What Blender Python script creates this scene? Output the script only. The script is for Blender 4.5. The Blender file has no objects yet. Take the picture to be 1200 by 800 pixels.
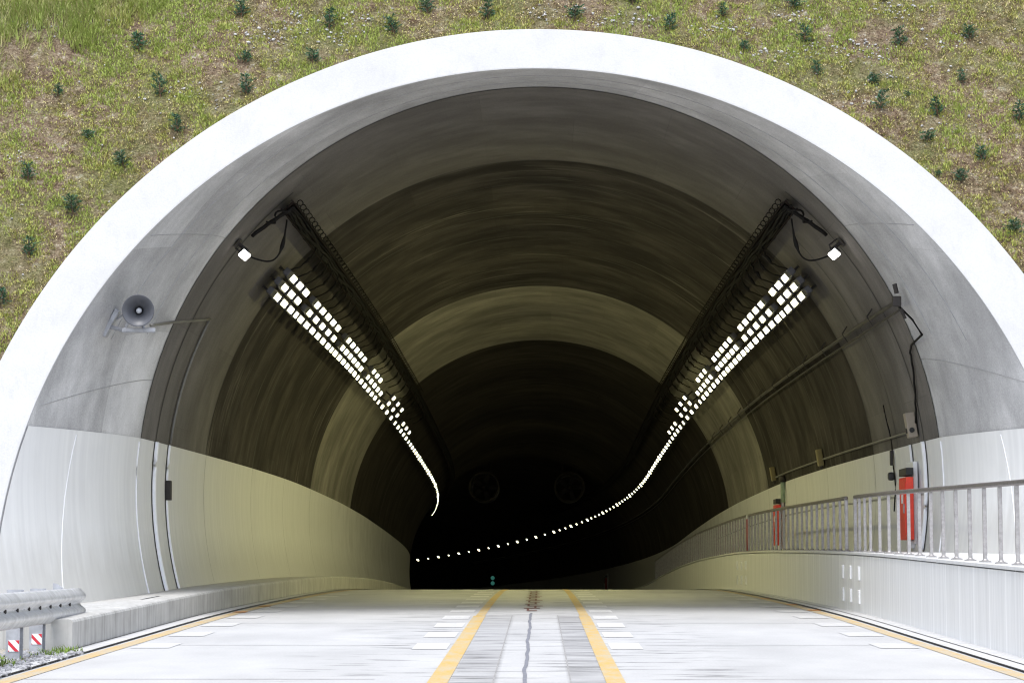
import bpy, bmesh, math, random
import numpy as np
from mathutils import Matrix, Vector
random.seed(7); rng = np.random.default_rng(7)
R_ = math.radians
EYE = 1.17                      # camera height over the road beneath it (m)
scene = bpy.context.scene
COL = scene.collection

# ------------------------------------------------------------------ alignment
_D = [-120, 0, 17, 21, 24.6, 27.2, 31, 35, 41, 47.6, 52, 60, 68, 78, 87, 98, 109.5, 300]
_V = [3.57, 1.17, .825, .745, .674, .616, .56, .52, .47, .45, .48, .57, .74, 1.04, 1.36, 1.72, 2.08, 7.98]
_t = np.arange(-120, 300, .25)
_raw = np.interp(_t, _D, _V)
_k = np.exp(-.5 * (np.arange(-16, 17) * .25 / 1.6) ** 2); _k /= _k.sum()
_sm = np.convolve(np.pad(_raw, 16, mode='edge'), _k, 'valid')
def drop(d): return np.interp(d, _t, _sm)
def road_z(d): return EYE - float(drop(d))
def xc(d): return -max(0.0, d - 84.0) ** 2 / 600.0
def head(d): return max(0.0, d - 84.0) / 300.0
def W(d, lx, hz): return Vector((xc(d) + lx, d, road_z(d) + hz))

RT, CZ = 5.2, 1.66              # lining radius, its centre over the road
D2 = 29.8                       # where the portal mouth meets the bored lining
def lining(d, a, inset=0.0):    # a = angle from the crown, + to the right
    r = RT - inset
    return W(d, r * math.sin(a), CZ + r * math.cos(a))
def rim_y(z, x): return 25.5 + .492 * z + .03 * x
def rim_in(a, grow=0.0):
    r = 5.99 + grow
    x, z = .007 + r * math.sin(a), .27 + r * math.cos(a)
    return Vector((x, rim_y(z, x), z + EYE))
def rim_out(a, grow=0.0):
    r = 6.65 + grow
    x, z = .033 + r * math.sin(a), .19 + r * math.cos(a)
    return Vector((x, rim_y(z, x), z + EYE))
def flare(a, t, inset=0.0):     # t = 0 at the lining, 1 at the rim
    p0 = lining(D2, a, inset); p1 = rim_in(a, -inset)
    e = t ** 1.35
    return Vector((p0.x + (p1.x - p0.x) * e, p0.y + (p1.y - p0.y) * t, p0.z + (p1.z - p0.z) * e))

# ------------------------------------------------------------------ mesh helper
class MB:
    def __init__(s): s.v = []; s.f = []; s.uv = []
    def add(s, vs, fs, uvs=None):
        n = len(s.v); s.v += [tuple(p) for p in vs]
        s.f += [tuple(i + n for i in q) for q in fs]
        s.uv += list(uvs) if uvs else [(p[0], p[1]) for p in vs]
    def box(s, c, size, M=None):
        x, y, z = [q / 2 for q in size]
        vs = [Vector((sx * x, sy * y, sz * z)) + Vector(c) for sz in (-1, 1) for sy in (-1, 1) for sx in (-1, 1)]
        if M is not None: vs = [M @ p for p in vs]
        s.add(vs, [(0, 2, 3, 1), (4, 5, 7, 6), (0, 1, 5, 4), (2, 6, 7, 3), (0, 4, 6, 2), (1, 3, 7, 5)])
    def bbox(s, c, size, bev=.006, M=None):     # bevelled box
        bm = bmesh.new(); bmesh.ops.create_cube(bm, size=1)
        for v in bm.verts: v.co = Vector((v.co.x * size[0], v.co.y * size[1], v.co.z * size[2]))
        bmesh.ops.bevel(bm, geom=list(bm.edges), offset=bev, segments=2, affect='EDGES', profile=.5)
        bm.verts.index_update()
        vs = [v.co + Vector(c) for v in bm.verts]
        if M is not None: vs = [M @ p for p in vs]
        s.add(vs, [[v.index for v in f.verts] for f in bm.faces]); bm.free()
    def grid(s, rows, uvs=None, close=False):
        n = len(rows[0]); vs = [p for r in rows for p in r]
        fs = []
        for i in range(len(rows) - 1):
            for j in range(n - 1 + (1 if close else 0)):
                k = (j + 1) % n
                fs.append((i * n + j, i * n + k, (i + 1) * n + k, (i + 1) * n + j))
        s.add(vs, fs, [u for r in uvs for u in r] if uvs else None)
    def tube(s, pts, r, n=7, cap=True):
        pts = [Vector(p) for p in pts]; rows = []
        rr = r if isinstance(r, (list, tuple)) else [r] * len(pts)
        up = Vector((0, 0, 1))
        for i, p in enumerate(pts):
            t = (pts[min(i + 1, len(pts) - 1)] - pts[max(i - 1, 0)])
            t = t.normalized() if t.length > 1e-9 else Vector((0, 1, 0))
            a = up - t * up.dot(t)
            if a.length < .05: a = Vector((1, 0, 0)) - t * t.x
            a.normalize(); b = t.cross(a)
            rows.append([p + (a * math.cos(q) + b * math.sin(q)) * rr[i] for q in [2 * math.pi * j / n for j in range(n)]])
        base = len(s.v); s.grid(rows, close=True)
        if cap:
            s.f.append(tuple(base + j for j in range(n))[::-1])
            s.f.append(tuple(base + (len(pts) - 1) * n + j for j in range(n)))
    def lathe(s, prof, n=28, M=None):           # prof: (radius, z)
        rows = [[Vector((r * math.cos(2 * math.pi * j / n), r * math.sin(2 * math.pi * j / n), z)) for j in range(n)] for r, z in prof]
        if M is not None: rows = [[M @ p for p in r] for r in rows]
        s.grid(rows, close=True)
    def build(s, name, mat, parent=None, smooth=False, flip=False):
        me = bpy.data.meshes.new(name)
        me.from_pydata(s.v, [], s.f)
        uvl = me.uv_layers.new(name='UVMap')
        idx = np.empty(len(me.loops), np.int32); me.loops.foreach_get('vertex_index', idx)
        uvl.data.foreach_set('uv', np.array(s.uv, np.float32)[idx].ravel())
        if flip: me.flip_normals()
        me.materials.append(mat)
        if smooth: me.polygons.foreach_set('use_smooth', [True] * len(me.polygons))
        me.update()
        o = bpy.data.objects.new(name, me); COL.objects.link(o)
        if parent is not None:
            o.parent = parent
        return o

def thing(name, label, cat, loc=(0, 0, 0), group=None):
    o = bpy.data.objects.new(name, None); COL.objects.link(o)
    o.empty_display_size = .2
    o.location = loc; tag(o, label, cat, group); return o
def tag(o, label=None, cat=None, group=None, kind=None):
    if label: o['label'] = label
    if cat: o['category'] = cat
    if group: o['group'] = group
    if kind: o['kind'] = kind
    return o
def struct(name, mb, mat, **k): return tag(mb.build(name, mat, **k), kind='structure')
def copy_tree(o, parent=None):
    c = o.copy(); COL.objects.link(c)
    if parent is not None: c.parent = parent
    for ch in o.children: copy_tree(ch, c)
    return c

# ------------------------------------------------------------------ materials
class NT:
    def __init__(s, name):
        s.m = bpy.data.materials.new(name); s.m.use_nodes = True
        s.t = s.m.node_tree; s.n = s.t.nodes; s.b = s.n['Principled BSDF']
    def new(s, typ, **kw):
        o = s.n.new(typ)
        for k, v in kw.items():
            if k in o.inputs.keys(): o.inputs[k].default_value = v
            else: setattr(o, k, v)
        return o
    def link(s, a, b): s.t.links.new(a, b)
    def coord(s, kind='UV', scale=(1, 1, 1), loc=(0, 0, 0)):
        tc = s.new('ShaderNodeTexCoord'); mp = s.new('ShaderNodeMapping')
        mp.inputs['Scale'].default_value = scale; mp.inputs['Location'].default_value = loc
        s.link(tc.outputs[kind], mp.inputs['Vector']); return mp.outputs[0]
    def noise(s, vec, scale, detail=5, rough=.6):
        o = s.new('ShaderNodeTexNoise'); o.inputs['Scale'].default_value = scale
        o.inputs['Detail'].default_value = detail; o.inputs['Roughness'].default_value = rough
        s.link(vec, o.inputs['Vector']); return o.outputs['Fac']
    def ramp(s, fac, stops):
        o = s.new('ShaderNodeValToRGB'); e = o.color_ramp.elements
        while len(e) < len(stops): e.new(.5)
        for q, (p, c) in zip(e, stops): q.position = p; q.color = (*c, 1) if len(c) == 3 else (c[0],) * 3 + (1,)
        s.link(fac, o.inputs[0]); return o.outputs[0]
    def mix(s, fac, a, b, mode='MIX'):
        o = s.new('ShaderNodeMix'); o.data_type = 'RGBA'; o.blend_type = mode
        for inp, v in ((o.inputs[0], fac), (o.inputs[6], a), (o.inputs[7], b)):
            if isinstance(v, bpy.types.NodeSocket): s.link(v, inp)
            elif isinstance(v, (int, float)): inp.default_value = v
            else: inp.default_value = (*v, 1)
        return o.outputs[2]
    def math(s, op, a, b=0.0, clamp=False):
        o = s.new('ShaderNodeMath', operation=op); o.use_clamp = clamp
        for inp, v in ((o.inputs[0], a), (o.inputs[1], b)):
            if isinstance(v, bpy.types.NodeSocket): s.link(v, inp)
            else: inp.default_value = v
        return o.outputs[0]
    def bump(s, h, strength=.3, dist=.01):
        o = s.new('ShaderNodeBump'); o.inputs['Strength'].default_value = strength
        o.inputs['Distance'].default_value = dist; s.link(h, o.inputs['Height'])
        s.link(o.outputs[0], s.b.inputs['Normal'])
    def base(s, c):
        if isinstance(c, bpy.types.NodeSocket): s.link(c, s.b.inputs['Base Color'])
        else: s.b.inputs['Base Color'].default_value = (*c, 1)
    def set(s, rough=.6, metal=0.0, spec=.4):
        s.b.inputs['Roughness'].default_value = rough; s.b.inputs['Metallic'].default_value = metal
        s.b.inputs['Specular IOR Level'].default_value = spec; return s

def mat_simple(name, c, rough=.5, metal=0.0, var=.15, scale=14, spec=.4):
    t = NT(name); v = t.coord('Object'); f = t.noise(v, scale, 4)
    t.base(t.ramp(f, [(.3, tuple(q * (1 - var) for q in c)), (.7, tuple(min(1, q * (1 + var)) for q in c))]))
    t.set(rough, metal, spec); return t.m
def mat_lining(name, base, dark, light, seed, k_dark=.5, k_light=.25, rough=.75, blot=.12, form=.5):
    """cast concrete: streaks run round the arc (UV: u = metres round the arc, v = metres along)"""
    t = NT(name)
    st = t.noise(t.coord('UV', (.36, .62, 1), (seed, seed * 3, 0)), 1.35, 7, .64)
    st2 = t.noise(t.coord('UV', (.30, 2.4, 1), (seed * 2, 7, 0)), 1.3, 5, .65)
    st3 = t.noise(t.coord('UV', (.3, .5, 1), (seed, 2, 0)), 1.0, 4, .6)
    bl = t.noise(t.coord('UV', (.6, .75, 1), (3, seed, 0)), 1.0, 8, .68)
    fine = t.noise(t.coord('UV', (1, 1, 1)), 38, 3, .6)
    c = t.mix(t.ramp(bl, [(.35, (1,) ), (.7, (0,))]), tuple(q * (1 - blot) for q in base), tuple(q * (1 + blot) for q in base))
    c = t.mix(t.math('MULTIPLY', t.ramp(st, [(.43, (0,)), (.60, (1,))]), k_dark), c, dark)
    c = t.mix(t.math('MULTIPLY', t.math('MULTIPLY', t.ramp(st3, [(.42, (0,)), (.60, (1,))]), t.ramp(st2, [(.55, (0,)), (.68, (1,))])), k_light), c, light)
    br = t.new('ShaderNodeTexBrick'); t.link(t.coord('UV', (1, 1, 1), (seed, .3, 0)), br.inputs['Vector'])
    br.inputs['Scale'].default_value = 1; br.inputs['Brick Width'].default_value = 2.6; br.inputs['Row Height'].default_value = 1.9
    br.inputs['Mortar Size'].default_value = .006; br.inputs['Color1'].default_value = (.42, .42, .42, 1); br.inputs['Color2'].default_value = (.58, .58, .58, 1); br.inputs['Mortar'].default_value = (.40, .40, .40, 1)
    c = t.mix(form, c, br.outputs[0], 'OVERLAY')
    c = t.mix(.25, c, t.ramp(fine, [(.3, (.25,)), (.7, (.75,))]), 'OVERLAY')
    t.base(c); t.set(rough + .1, 0, .04); t.bump(t.math('ADD', fine, st), .25, .008); return t.m

M = {}
t = NT('white_rim_paint'); v = t.coord('Object')
f = t.noise(v, 1.1, 6, .65); g = t.noise(v, 45, 4, .7); dr = t.noise(t.coord('Object', (5, 5, .5)), 1.4, 5, .65)
c = t.ramp(f, [(.3, (.385, .385, .386)), (.7, (.435, .435, .437))])
c = t.mix(t.math('MULTIPLY', t.ramp(dr, [(.52, (0,)), (.72, (1,))]), .40), c, (.34, .34, .34))
c = t.mix(.14, c, t.ramp(g, [(.3, (.3,)), (.7, (.7,))]), 'OVERLAY'); t.base(c); t.set(.7, 0, .2); t.bump(t.math('ADD', g, f), .3, .01); M['rim'] = t.m

def mat_panel(name, c, c2):
    t = NT(name)
    s1 = t.noise(t.coord('UV', (.12, 4, 1)), 2.0, 5, .6); s2 = t.noise(t.coord('UV', (.8, .8, 1)), 1.5, 5, .6)
    q = t.mix(t.ramp(s1, [(.35, (0,)), (.75, (1,))]), c, c2)
    q = t.mix(t.math('MULTIPLY', t.ramp(s2, [(.5, (0,)), (.8, (1,))]), .25), q, tuple(x * .8 for x in c2))
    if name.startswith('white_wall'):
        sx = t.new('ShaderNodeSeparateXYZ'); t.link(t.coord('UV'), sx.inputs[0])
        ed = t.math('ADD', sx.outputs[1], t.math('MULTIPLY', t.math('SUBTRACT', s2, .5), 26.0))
        q = t.mix(t.math('MULTIPLY', t.math('DIVIDE', t.math('SUBTRACT', ed, 60.0), 24.0, True), .6), q, (.17, .165, .155))  # coating colour darkened with depth, painting in the shade where lamps thin out
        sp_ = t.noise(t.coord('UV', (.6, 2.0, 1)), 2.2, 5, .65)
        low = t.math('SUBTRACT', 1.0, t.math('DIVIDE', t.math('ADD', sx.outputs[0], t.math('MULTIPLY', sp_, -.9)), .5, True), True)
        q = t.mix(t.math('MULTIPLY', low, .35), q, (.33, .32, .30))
    t.base(q); t.set(.45, 0, .3); t.bump(s1, .05, .004); return t.m
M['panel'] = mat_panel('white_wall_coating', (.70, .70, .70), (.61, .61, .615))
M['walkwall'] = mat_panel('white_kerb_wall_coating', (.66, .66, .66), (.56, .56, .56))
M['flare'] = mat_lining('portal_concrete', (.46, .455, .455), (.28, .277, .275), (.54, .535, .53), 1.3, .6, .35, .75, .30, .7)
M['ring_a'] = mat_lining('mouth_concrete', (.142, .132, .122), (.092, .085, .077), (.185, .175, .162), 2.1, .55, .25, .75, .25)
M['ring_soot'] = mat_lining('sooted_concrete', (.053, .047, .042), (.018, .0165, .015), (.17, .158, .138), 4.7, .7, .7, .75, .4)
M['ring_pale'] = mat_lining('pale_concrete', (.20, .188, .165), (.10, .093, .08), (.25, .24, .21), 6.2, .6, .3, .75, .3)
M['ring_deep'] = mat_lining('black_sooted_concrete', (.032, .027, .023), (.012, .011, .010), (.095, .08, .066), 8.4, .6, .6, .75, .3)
M['joint'] = mat_simple('dark_joint', (.035, .033, .03), .9)
M['seal'] = mat_simple('white_joint_seal', (.78, .78, .8), .5, var=.04)
M['seam'] = mat_simple('grey_panel_seam', (.30, .30, .30), .6)

# road: pale concrete with wet and tyre stains that follow the lanes (UV: u = across, v = along)
t = NT('road_concrete')
fine = t.noise(t.coord('UV'), 45, 3, .6)
big = t.noise(t.coord('UV', (.5, .22, 1)), 1.6, 6, .62)
smr = t.noise(t.coord('UV', (.9, 4.0, 1)), 1.3, 6, .6)
sep = t.new('ShaderNodeSeparateXYZ'); t.link(t.coord('UV'), sep.inputs[0])
def band(x, c, w, soft):        # 1 inside |x-c|<w
    a = t.math('ABSOLUTE', t.math('SUBTRACT', x, c))
    return t.math('SUBTRACT', 1.0, t.math('DIVIDE', t.math('SUBTRACT', a, w), soft, True), True)
strips = t.math('ADD', band(sep.outputs[0], -.49, .16, .03), band(sep.outputs[0], .36, .13, .03), True)
near = t.math('LESS_THAN', sep.outputs[1], 29.0)
far_end = t.math('GREATER_THAN', sep.outputs[1], 14.0)
strips = t.math('MULTIPLY', t.math('MULTIPLY', strips, near), far_end)
strips = t.math('MULTIPLY', strips, t.ramp(t.math('ADD', t.math('MULTIPLY', smr, .6), t.math('MULTIPLY', big, .4)), [(.42, (.12,)), (.56, (1,))]))
mid = band(sep.outputs[0], -.1, 1.55, .6)
wet = t.math('MULTIPLY', mid, t.ramp(smr, [(.56, (0,)), (.64, (1,))]))
c = t.ramp(big, [(.28, (.35, .35, .352)), (.72, (.46, .46, .46))])
c = t.mix(.18, c, t.ramp(fine, [(.3, (.3,)), (.7, (.7,))]), 'OVERLAY')
c = t.mix(t.math('MULTIPLY', strips, .62), c, (.17, .168, .172))
c = t.mix(t.math('MULTIPLY', wet, .8), c, (.13, .13, .13))
t.base(c); t.set(.7, 0, .35); t.bump(fine, .2, .006); M['road'] = t.m

def mat_paint(name, c, worn, keep=.5):
    t = NT(name); n = t.math('ADD', t.math('MULTIPLY', t.noise(t.coord('UV', (2.5, .8, 1)), 2.2, 6, .7), .6), t.math('MULTIPLY', t.noise(t.coord('UV', (9, 5, 1)), 4, 5, .7), .4))
    t.base(t.mix(t.ramp(n, [(keep, (0,)), (keep + .18, (1,))]), c, worn)); t.set(.6); return t.m
M['yellow'] = mat_paint('yellow_line_paint', (.50, .33, .10), (.42, .37, .27), .42)
M['edge_yellow'] = mat_paint('worn_yellow_edge_paint', (.48, .34, .15), (.40, .37, .31), .42)
M['white_mark'] = mat_paint('white_marking_paint', (.57, .57, .57), (.43, .43, .43), .45)
M['orange'] = mat_simple('orange_marker', (.50, .20, .05), .6, var=.3, scale=30)
M['rjoint'] = mat_simple('pale_joint_filler', (.27, .265, .26), .8, var=.25)
M['crack'] = mat_simple('blue_grey_sealant', (.17, .175, .20), .7)
M['brown_mark'] = mat_simple('reddish_brown_mark', (.16, .07, .06), .6)
M['gutter'] = mat_simple('gutter_concrete', (.46, .46, .46), .8, var=.12, scale=5)
t = NT('kerb_concrete')
s1 = t.noise(t.coord('Object', (7, 7, .35)), 2.2, 5, .65); s2 = t.noise(t.coord('Object'), 3, 6)
t.base(t.mix(t.ramp(s1, [(.45, (0,)), (.8, (1,))]), t.ramp(s2, [(.3, (.36, .355, .34)), (.7, (.48, .475, .46))]), (.22, .215, .20)))
t.set(.85, 0, .25); t.bump(s2, .3, .01); M['kerb'] = t.m
M['steel'] = mat_simple('brushed_steel', (.32, .305, .30), .42, .45, .2, 25)
M['rail'] = mat_simple('dull_steel', (.20, .185, .18), .45, .7, .2, 25)
M['galv'] = mat_simple('galvanised_steel', (.60, .61, .63), .45, .55, .18, 9)
M['galv_post'] = mat_simple('weathered_galvanised_steel', (.36, .37, .40), .6, .25, .2, 9)
M['dark_metal'] = mat_simple('dark_metal', (.035, .03, .028), .6, .2)
M['lamp_body'] = mat_simple('lamp_body_grey', (.09, .09, .10), .5, .4)
M['tray'] = mat_simple('rusty_dark_tray', (.020, .015, .013), .9, 0, spec=.05)
M['cable'] = mat_simple('black_cable', (.014, .013, .012), .8, spec=.08)
M['pipe'] = mat_simple('dark_pipe', (.05, .045, .04), .5, .3)
M['grey_pipe'] = mat_simple('grey_conduit', (.16, .155, .14), .5, .2)
M['horn'] = mat_simple('grey_horn_paint', (.075, .078, .09), .42, 0, .08)
M['horn_core'] = mat_simple('pale_horn_plug', (.50, .52, .56), .4, 0, .05)
M['beige'] = mat_simple('beige_box_paint', (.27, .23, .18), .5, 0, .06)
M['tan'] = mat_simple('tan_box_paint', (.20, .165, .07), .55, 0, .1)
M['red'] = mat_simple('red_cabinet_paint', (.74, .055, .03), .38, 0, .1)
M['shaded_red'] = mat_simple('shaded_red_paint', (.22, .03, .025), .6)  # cabinet red with the dim light of the far wall put into the colour
M['black'] = mat_simple('black_paint', (.02, .02, .02), .5)
M['plate'] = mat_simple('white_plate', (.72, .72, .72), .5, 0, .05)
M['red_tape'] = mat_simple('red_reflective_tape', (.55, .03, .05), .3, 0, .05)
M['white_tape'] = mat_simple('white_reflective_tape', (.78, .78, .80), .3, 0, .04)
M['stone'] = mat_simple('pale_stone', (.42, .41, .41), .85, 0, .45, 30)
M['grey_stone'] = mat_simple('grey_stone', (.27, .27, .28), .85, 0, .5, 40)
M['ground'] = mat_simple('gravelly_ground', (.26, .24, .20), .95, 0, .35, 2)
M['stem'] = mat_simple('brown_stem', (.10, .06, .035), .8)

def mat_emit(name, c, strength):
    t = NT(name); t.base((.8, .8, .78)); t.b.inputs['Emission Color'].default_value = (*c, 1)
    t.b.inputs['Emission Strength'].default_value = strength; return t.m
M['lamp'] = mat_emit('lit_lamp_glass', (1.0, .95, .62), 4.5)
M['spot'] = mat_emit('lit_spot_glass', (1.0, .98, .92), 6.0)
M['green_lit'] = mat_emit('green_sign_lamp', (.10, .55, .45), .07)

t = NT('slope_soil'); v = t.coord('Object')
a = t.noise(v, .9, 6, .65); b = t.noise(v, 5, 6, .7); d = t.noise(v, 40, 4, .7)
b2 = t.noise(v, 14, 5, .75); bb_ = t.math('ADD', t.math('MULTIPLY', b, .5), t.math('MULTIPLY', b2, .5))
c = t.ramp(bb_, [(.34, (.055, .038, .026)), (.46, (.15, .105, .07)), (.56, (.25, .20, .135)), (.66, (.40, .37, .32))])
c = t.mix(t.ramp(a, [(.45, (0,)), (.62, (.6,))]), c, (.13, .155, .045))
c = t.mix(.8, c, t.ramp(d, [(.3, (.15,)), (.7, (.85,))]), 'OVERLAY')
t.base(c); t.set(.95, 0, .15); t.bump(t.math('ADD', b, d), .8, .05); M['soil'] = t.m

def mat_attr(name, rough=.6, trans=0.0):
    t = NT(name); at = t.new('ShaderNodeAttribute'); at.attribute_name = 'Col'
    t.link(at.outputs['Color'], t.b.inputs['Base Color']); t.set(rough, 0, .2); return t.m
M['grass'] = mat_attr('grass_blades', .7)
M['leaf'] = mat_attr('sapling_needles', .6)

# ------------------------------------------------------------------ world, sun, camera
SUN_EL = 68
w = bpy.data.worlds.new('World'); scene.world = w; w.use_nodes = True
nt = w.node_tree; bg = nt.nodes['Background']
sky = nt.nodes.new('ShaderNodeTexSky'); sky.sky_type = 'NISHITA'; sky.sun_disc = False
sky.sun_elevation = R_(SUN_EL); sky.sun_rotation = R_(180); sky.air_density = 1.0; sky.dust_density = 1.6; sky.ozone_density = 1.0
hs = nt.nodes.new('ShaderNodeHueSaturation'); hs.inputs['Saturation'].default_value = .5
nt.links.new(sky.outputs[0], hs.inputs['Color']); nt.links.new(hs.outputs[0], bg.inputs[0])
bg.inputs[1].default_value = .15
sl = bpy.data.lights.new('sun', 'SUN'); sl.energy = 1.3; sl.angle = R_(24); sl.color = (1, .985, .96)
so = bpy.data.objects.new('sun', sl); COL.objects.link(so)
so.rotation_euler = Vector((.10, math.cos(R_(SUN_EL)), -math.sin(R_(SUN_EL)))).to_track_quat('-Z', 'Y').to_euler()
so.location = (0, -20, 40)
cd = bpy.data.cameras.new('camera'); cam = bpy.data.objects.new('camera', cd); COL.objects.link(cam)
cd.lens = 81; cd.sensor_width = 36; cd.clip_start = .1; cd.clip_end = 2000
cam.location = (0, 0, EYE)
pitch = math.atan(265 / 2700); yaw = math.atan(32 / 2700 * math.cos(pitch))
cam.rotation_euler = (R_(90) + pitch, 0, yaw)
scene.camera = cam
scene.view_settings.view_transform = 'Standard'; scene.view_settings.look = 'None'
scene.view_settings.exposure = 1.32; scene.view_settings.gamma = 1
scene.cycles.use_denoising = True; scene.cycles.filter_width = 1.2
scene.cycles.max_bounces = 10; scene.cycles.diffuse_bounces = 6
scene.cycles.sample_clamp_indirect = 8

# ------------------------------------------------------------------ small noise for scattering
_tab = rng.random((256, 256))
def vnoise(x, y):
    x = np.asarray(x, float); y = np.asarray(y, float)
    xi = np.floor(x).astype(int); yi = np.floor(y).astype(int); fx = x - xi; fy = y - yi
    fx = fx * fx * (3 - 2 * fx); fy = fy * fy * (3 - 2 * fy)
    g = lambda i, j: _tab[(xi + i) % 256, (yi + j) % 256]
    return (g(0, 0) * (1 - fx) + g(1, 0) * fx) * (1 - fy) + (g(0, 1) * (1 - fx) + g(1, 1) * fx) * fy
def fbm(x, y, o=4):
    s = 0; a = .5; n = 0
    for k in range(o):
        s = s + a * vnoise(x * 2 ** k + 17 * k, y * 2 ** k + 31 * k); n += a; a *= .55
    return s / n

# ------------------------------------------------------------------ hillside
def hill_y(x, z):               # z over the eye
    return 25.78 + .72 * z + .03 * x + (fbm(x * .5 + 40, z * .5 + 9, 4) - .5) * .34 + (fbm(x * 3.3 + 11, z * 3.6 + 70, 3) - .5) * .13 - .06
mb = MB(); rows = []; uvs = []
NA = 420
for r in np.concatenate([np.linspace(6.5, 14, 190), np.geomspace(14.3, 75, 26)]):
    aa = np.linspace(R_(-118), R_(118), NA)
    x = .033 + r * np.sin(aa); z = .19 + r * np.cos(aa)
    fade = min(1, max(0, (r - 6.5) / .5))
    y = hill_y(x, z) * fade + (1 - fade) * (25.78 + .72 * z + .03 * x)
    rows.append([Vector((a, b, c + EYE)) for a, b, c in zip(x, y, z)])
    uvs.append([(a, c) for a, c in zip(x, z)])
mb.grid(rows, uvs)
struct('hillside', mb, M['soil'], smooth=True)

# ground sheet
mb = MB(); rows = []
for y in [-400, -120, -60, -30, -10, 0, 8, 14, 18, 20, 22, 24, 26, 28]:
    zz = road_z(max(y, -119)) - .16
    rows.append([Vector((x, y, zz)) for x in (-400, -60, -20, -8, -5.6, -4.6, 4.6, 6, 8, 20, 60, 400)])
mb.grid(rows); struct('ground', mb, M['ground'], smooth=True)

# road
def strip(mb, d0, d1, x0, x1, h, step=.75, nx=1, f=None):
    n = max(1, int(math.ceil((d1 - d0) / step))); rows = []; uvs = []
    for i in range(n + 1):
        d = d0 + (d1 - d0) * i / n; s = f(d) if f else 0
        rows.append([W(d, x0 + s + (x1 - x0) * j / nx, h) for j in range(nx + 1)])
        uvs.append([(x0 + s + (x1 - x0) * j / nx, d) for j in range(nx + 1)])
    mb.grid(rows, uvs)
mb = MB(); strip(mb, -110, 255, -4.75, 4.45, 0, .75, 6); struct('road', mb, M['road'], smooth=True)
mb = MB()
strip(mb, -40, 255, -3.975, -3.83, .004); struct('edge_line', mb, M['edge_yellow'])
mb = MB(); strip(mb, -40, 255, 3.56, 3.70, .004); struct('edge_line', mb, M['edge_yellow'])
mb = MB(); strip(mb, -40, 28.8, -.815, -.665, .004); strip(mb, 28.83, 255, -.79, -.675, .004)
struct('centre_line', mb, M['yellow'])
mb = MB(); strip(mb, -40, 28.8, .485, .625, .004); strip(mb, 28.83, 255, .50, .615, .004)
struct('centre_line', mb, M['yellow'])
mb = MB()
for i in range(0, 22):
    d = 21.2 + 2.2 * i
    for x0, x1 in ((-1.17, -.85), (.655, .95)):
        strip(mb, d, d + 1.05, x0, x1, .004)
struct('transverse_markings', mb, M['white_mark'])
mb = MB()
for i in range(0, 10):
    d = 21.4 + 2.2 * i
    for x0, x1 in ((-3.78, -3.42), (3.14, 3.50)): strip(mb, d, d + .85, x0, x1, .004)
M['faded_mark'] = mat_paint('faded_marking_paint', (.50, .50, .50), (.43, .43, .43), .44)
struct('edge_dashes', mb, M['faded_mark'])
mb = MB()
for d in [8, 12.6, 17.2, 21.9, 26.6, 31.2, 35.8, 40.4, 45]:
    strip(mb, d, d + .022, -4.2, -1.22, .003); strip(mb, d, d + .022, 1.0, 4.0, .003)
    strip(mb, d + .9, d + .92, -.64, .47, .003)
strip(mb, 14, 29, -.345, -.333, .003); strip(mb, 14, 29, .222, .234, .003)
struct('road_joints', mb, M['rjoint'])
mb = MB()
strip(mb, 5, 29.8, -.124, -.094, .005, .12, 1, lambda d: .005 * math.sin(d * 1.3) + .003 * math.sin(d * 5.7 + 1) + .004 * math.sin(d * 2.9 + 2))
struct('sealed_crack', mb, M['crack'])
mb = MB()
for i in range(14):
    d = 30.6 + i * 1.1
    strip(mb, d, d + .3, -.17 - .04 * (i % 2), -.03 + .04 * (i % 3), .005)
    strip(mb, d + .3, d + 1.05, (-.17, -.07)[i % 2], (-.14, -.04)[i % 2], .005)
struct('repair_marks', mb, M['brown_mark'])
mb = MB()
for i, d in enumerate([29.9, 32.6, 36.5]):
    strip(mb, d, d + .35, -3.96, -3.80, .009)
    strip(mb, d + .8, d + 1.15, 3.57, 3.73, .009)
struct('orange_edge_markers', mb, M['orange'])
# gutters beside the kerbs
mb = MB(); strip(mb, 10, 255, -4.26, -4.02, .012); strip(mb, 10, 255, 3.76, 4.12, .012)
struct('gutter', mb, M['gutter'])
mb = MB(); strip(mb, 10, 255, -4.04, -4.015, .014); strip(mb, 10, 255, 3.735, 3.76, .014)
strip(mb, 20.7, 255, -4.28, -4.215, .016, .75); strip(mb, 10, 255, 3.90, 3.915, .016)
struct('gutter_joint', mb, M['joint'])

# left walkway (low), leaning towards the wall in the portal mouth
def lw(d): return np.interp(d, [20.7, 25, 27.5, 29.8, 33, 260], [.10, .13, .13, .235, .27, .29])
mb = MB(); rows = []; uvs = []
for d in list(np.arange(20.95, 60, .4)) + list(np.arange(60, 255, 1.5)):
    xo = float(np.interp(d, [20.7, 24, 27, 30], [-6.6, -6.6, -6.2, -5.25]))
    pr = [(-4.225, -.15), (-4.225, .255), (-4.235, .275), (-4.26, .285), (-4.75, .28), (xo, float(lw(d)))]
    rows.append([W(d, x, h) for x, h in pr]); uvs.append([(x + h, d) for x, h in pr])
mb.grid(rows, uvs)
n = len(mb.v); pr = rows[0]; mb.add(list(pr) + [W(20.95, -6.6, -.15)], [tuple(range(7))])
struct('kerb_walkway', mb, M['kerb'])
mb = MB(); rows = []
for d in (26.3, 27.6): rows.append([W(d, x, h + .008) for x, h in ((-4.5, .283), (-5.1, .17 + .02 * (d - 26)))])
mb.grid(rows); struct('drain_slab', mb, M['gutter'])

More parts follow.
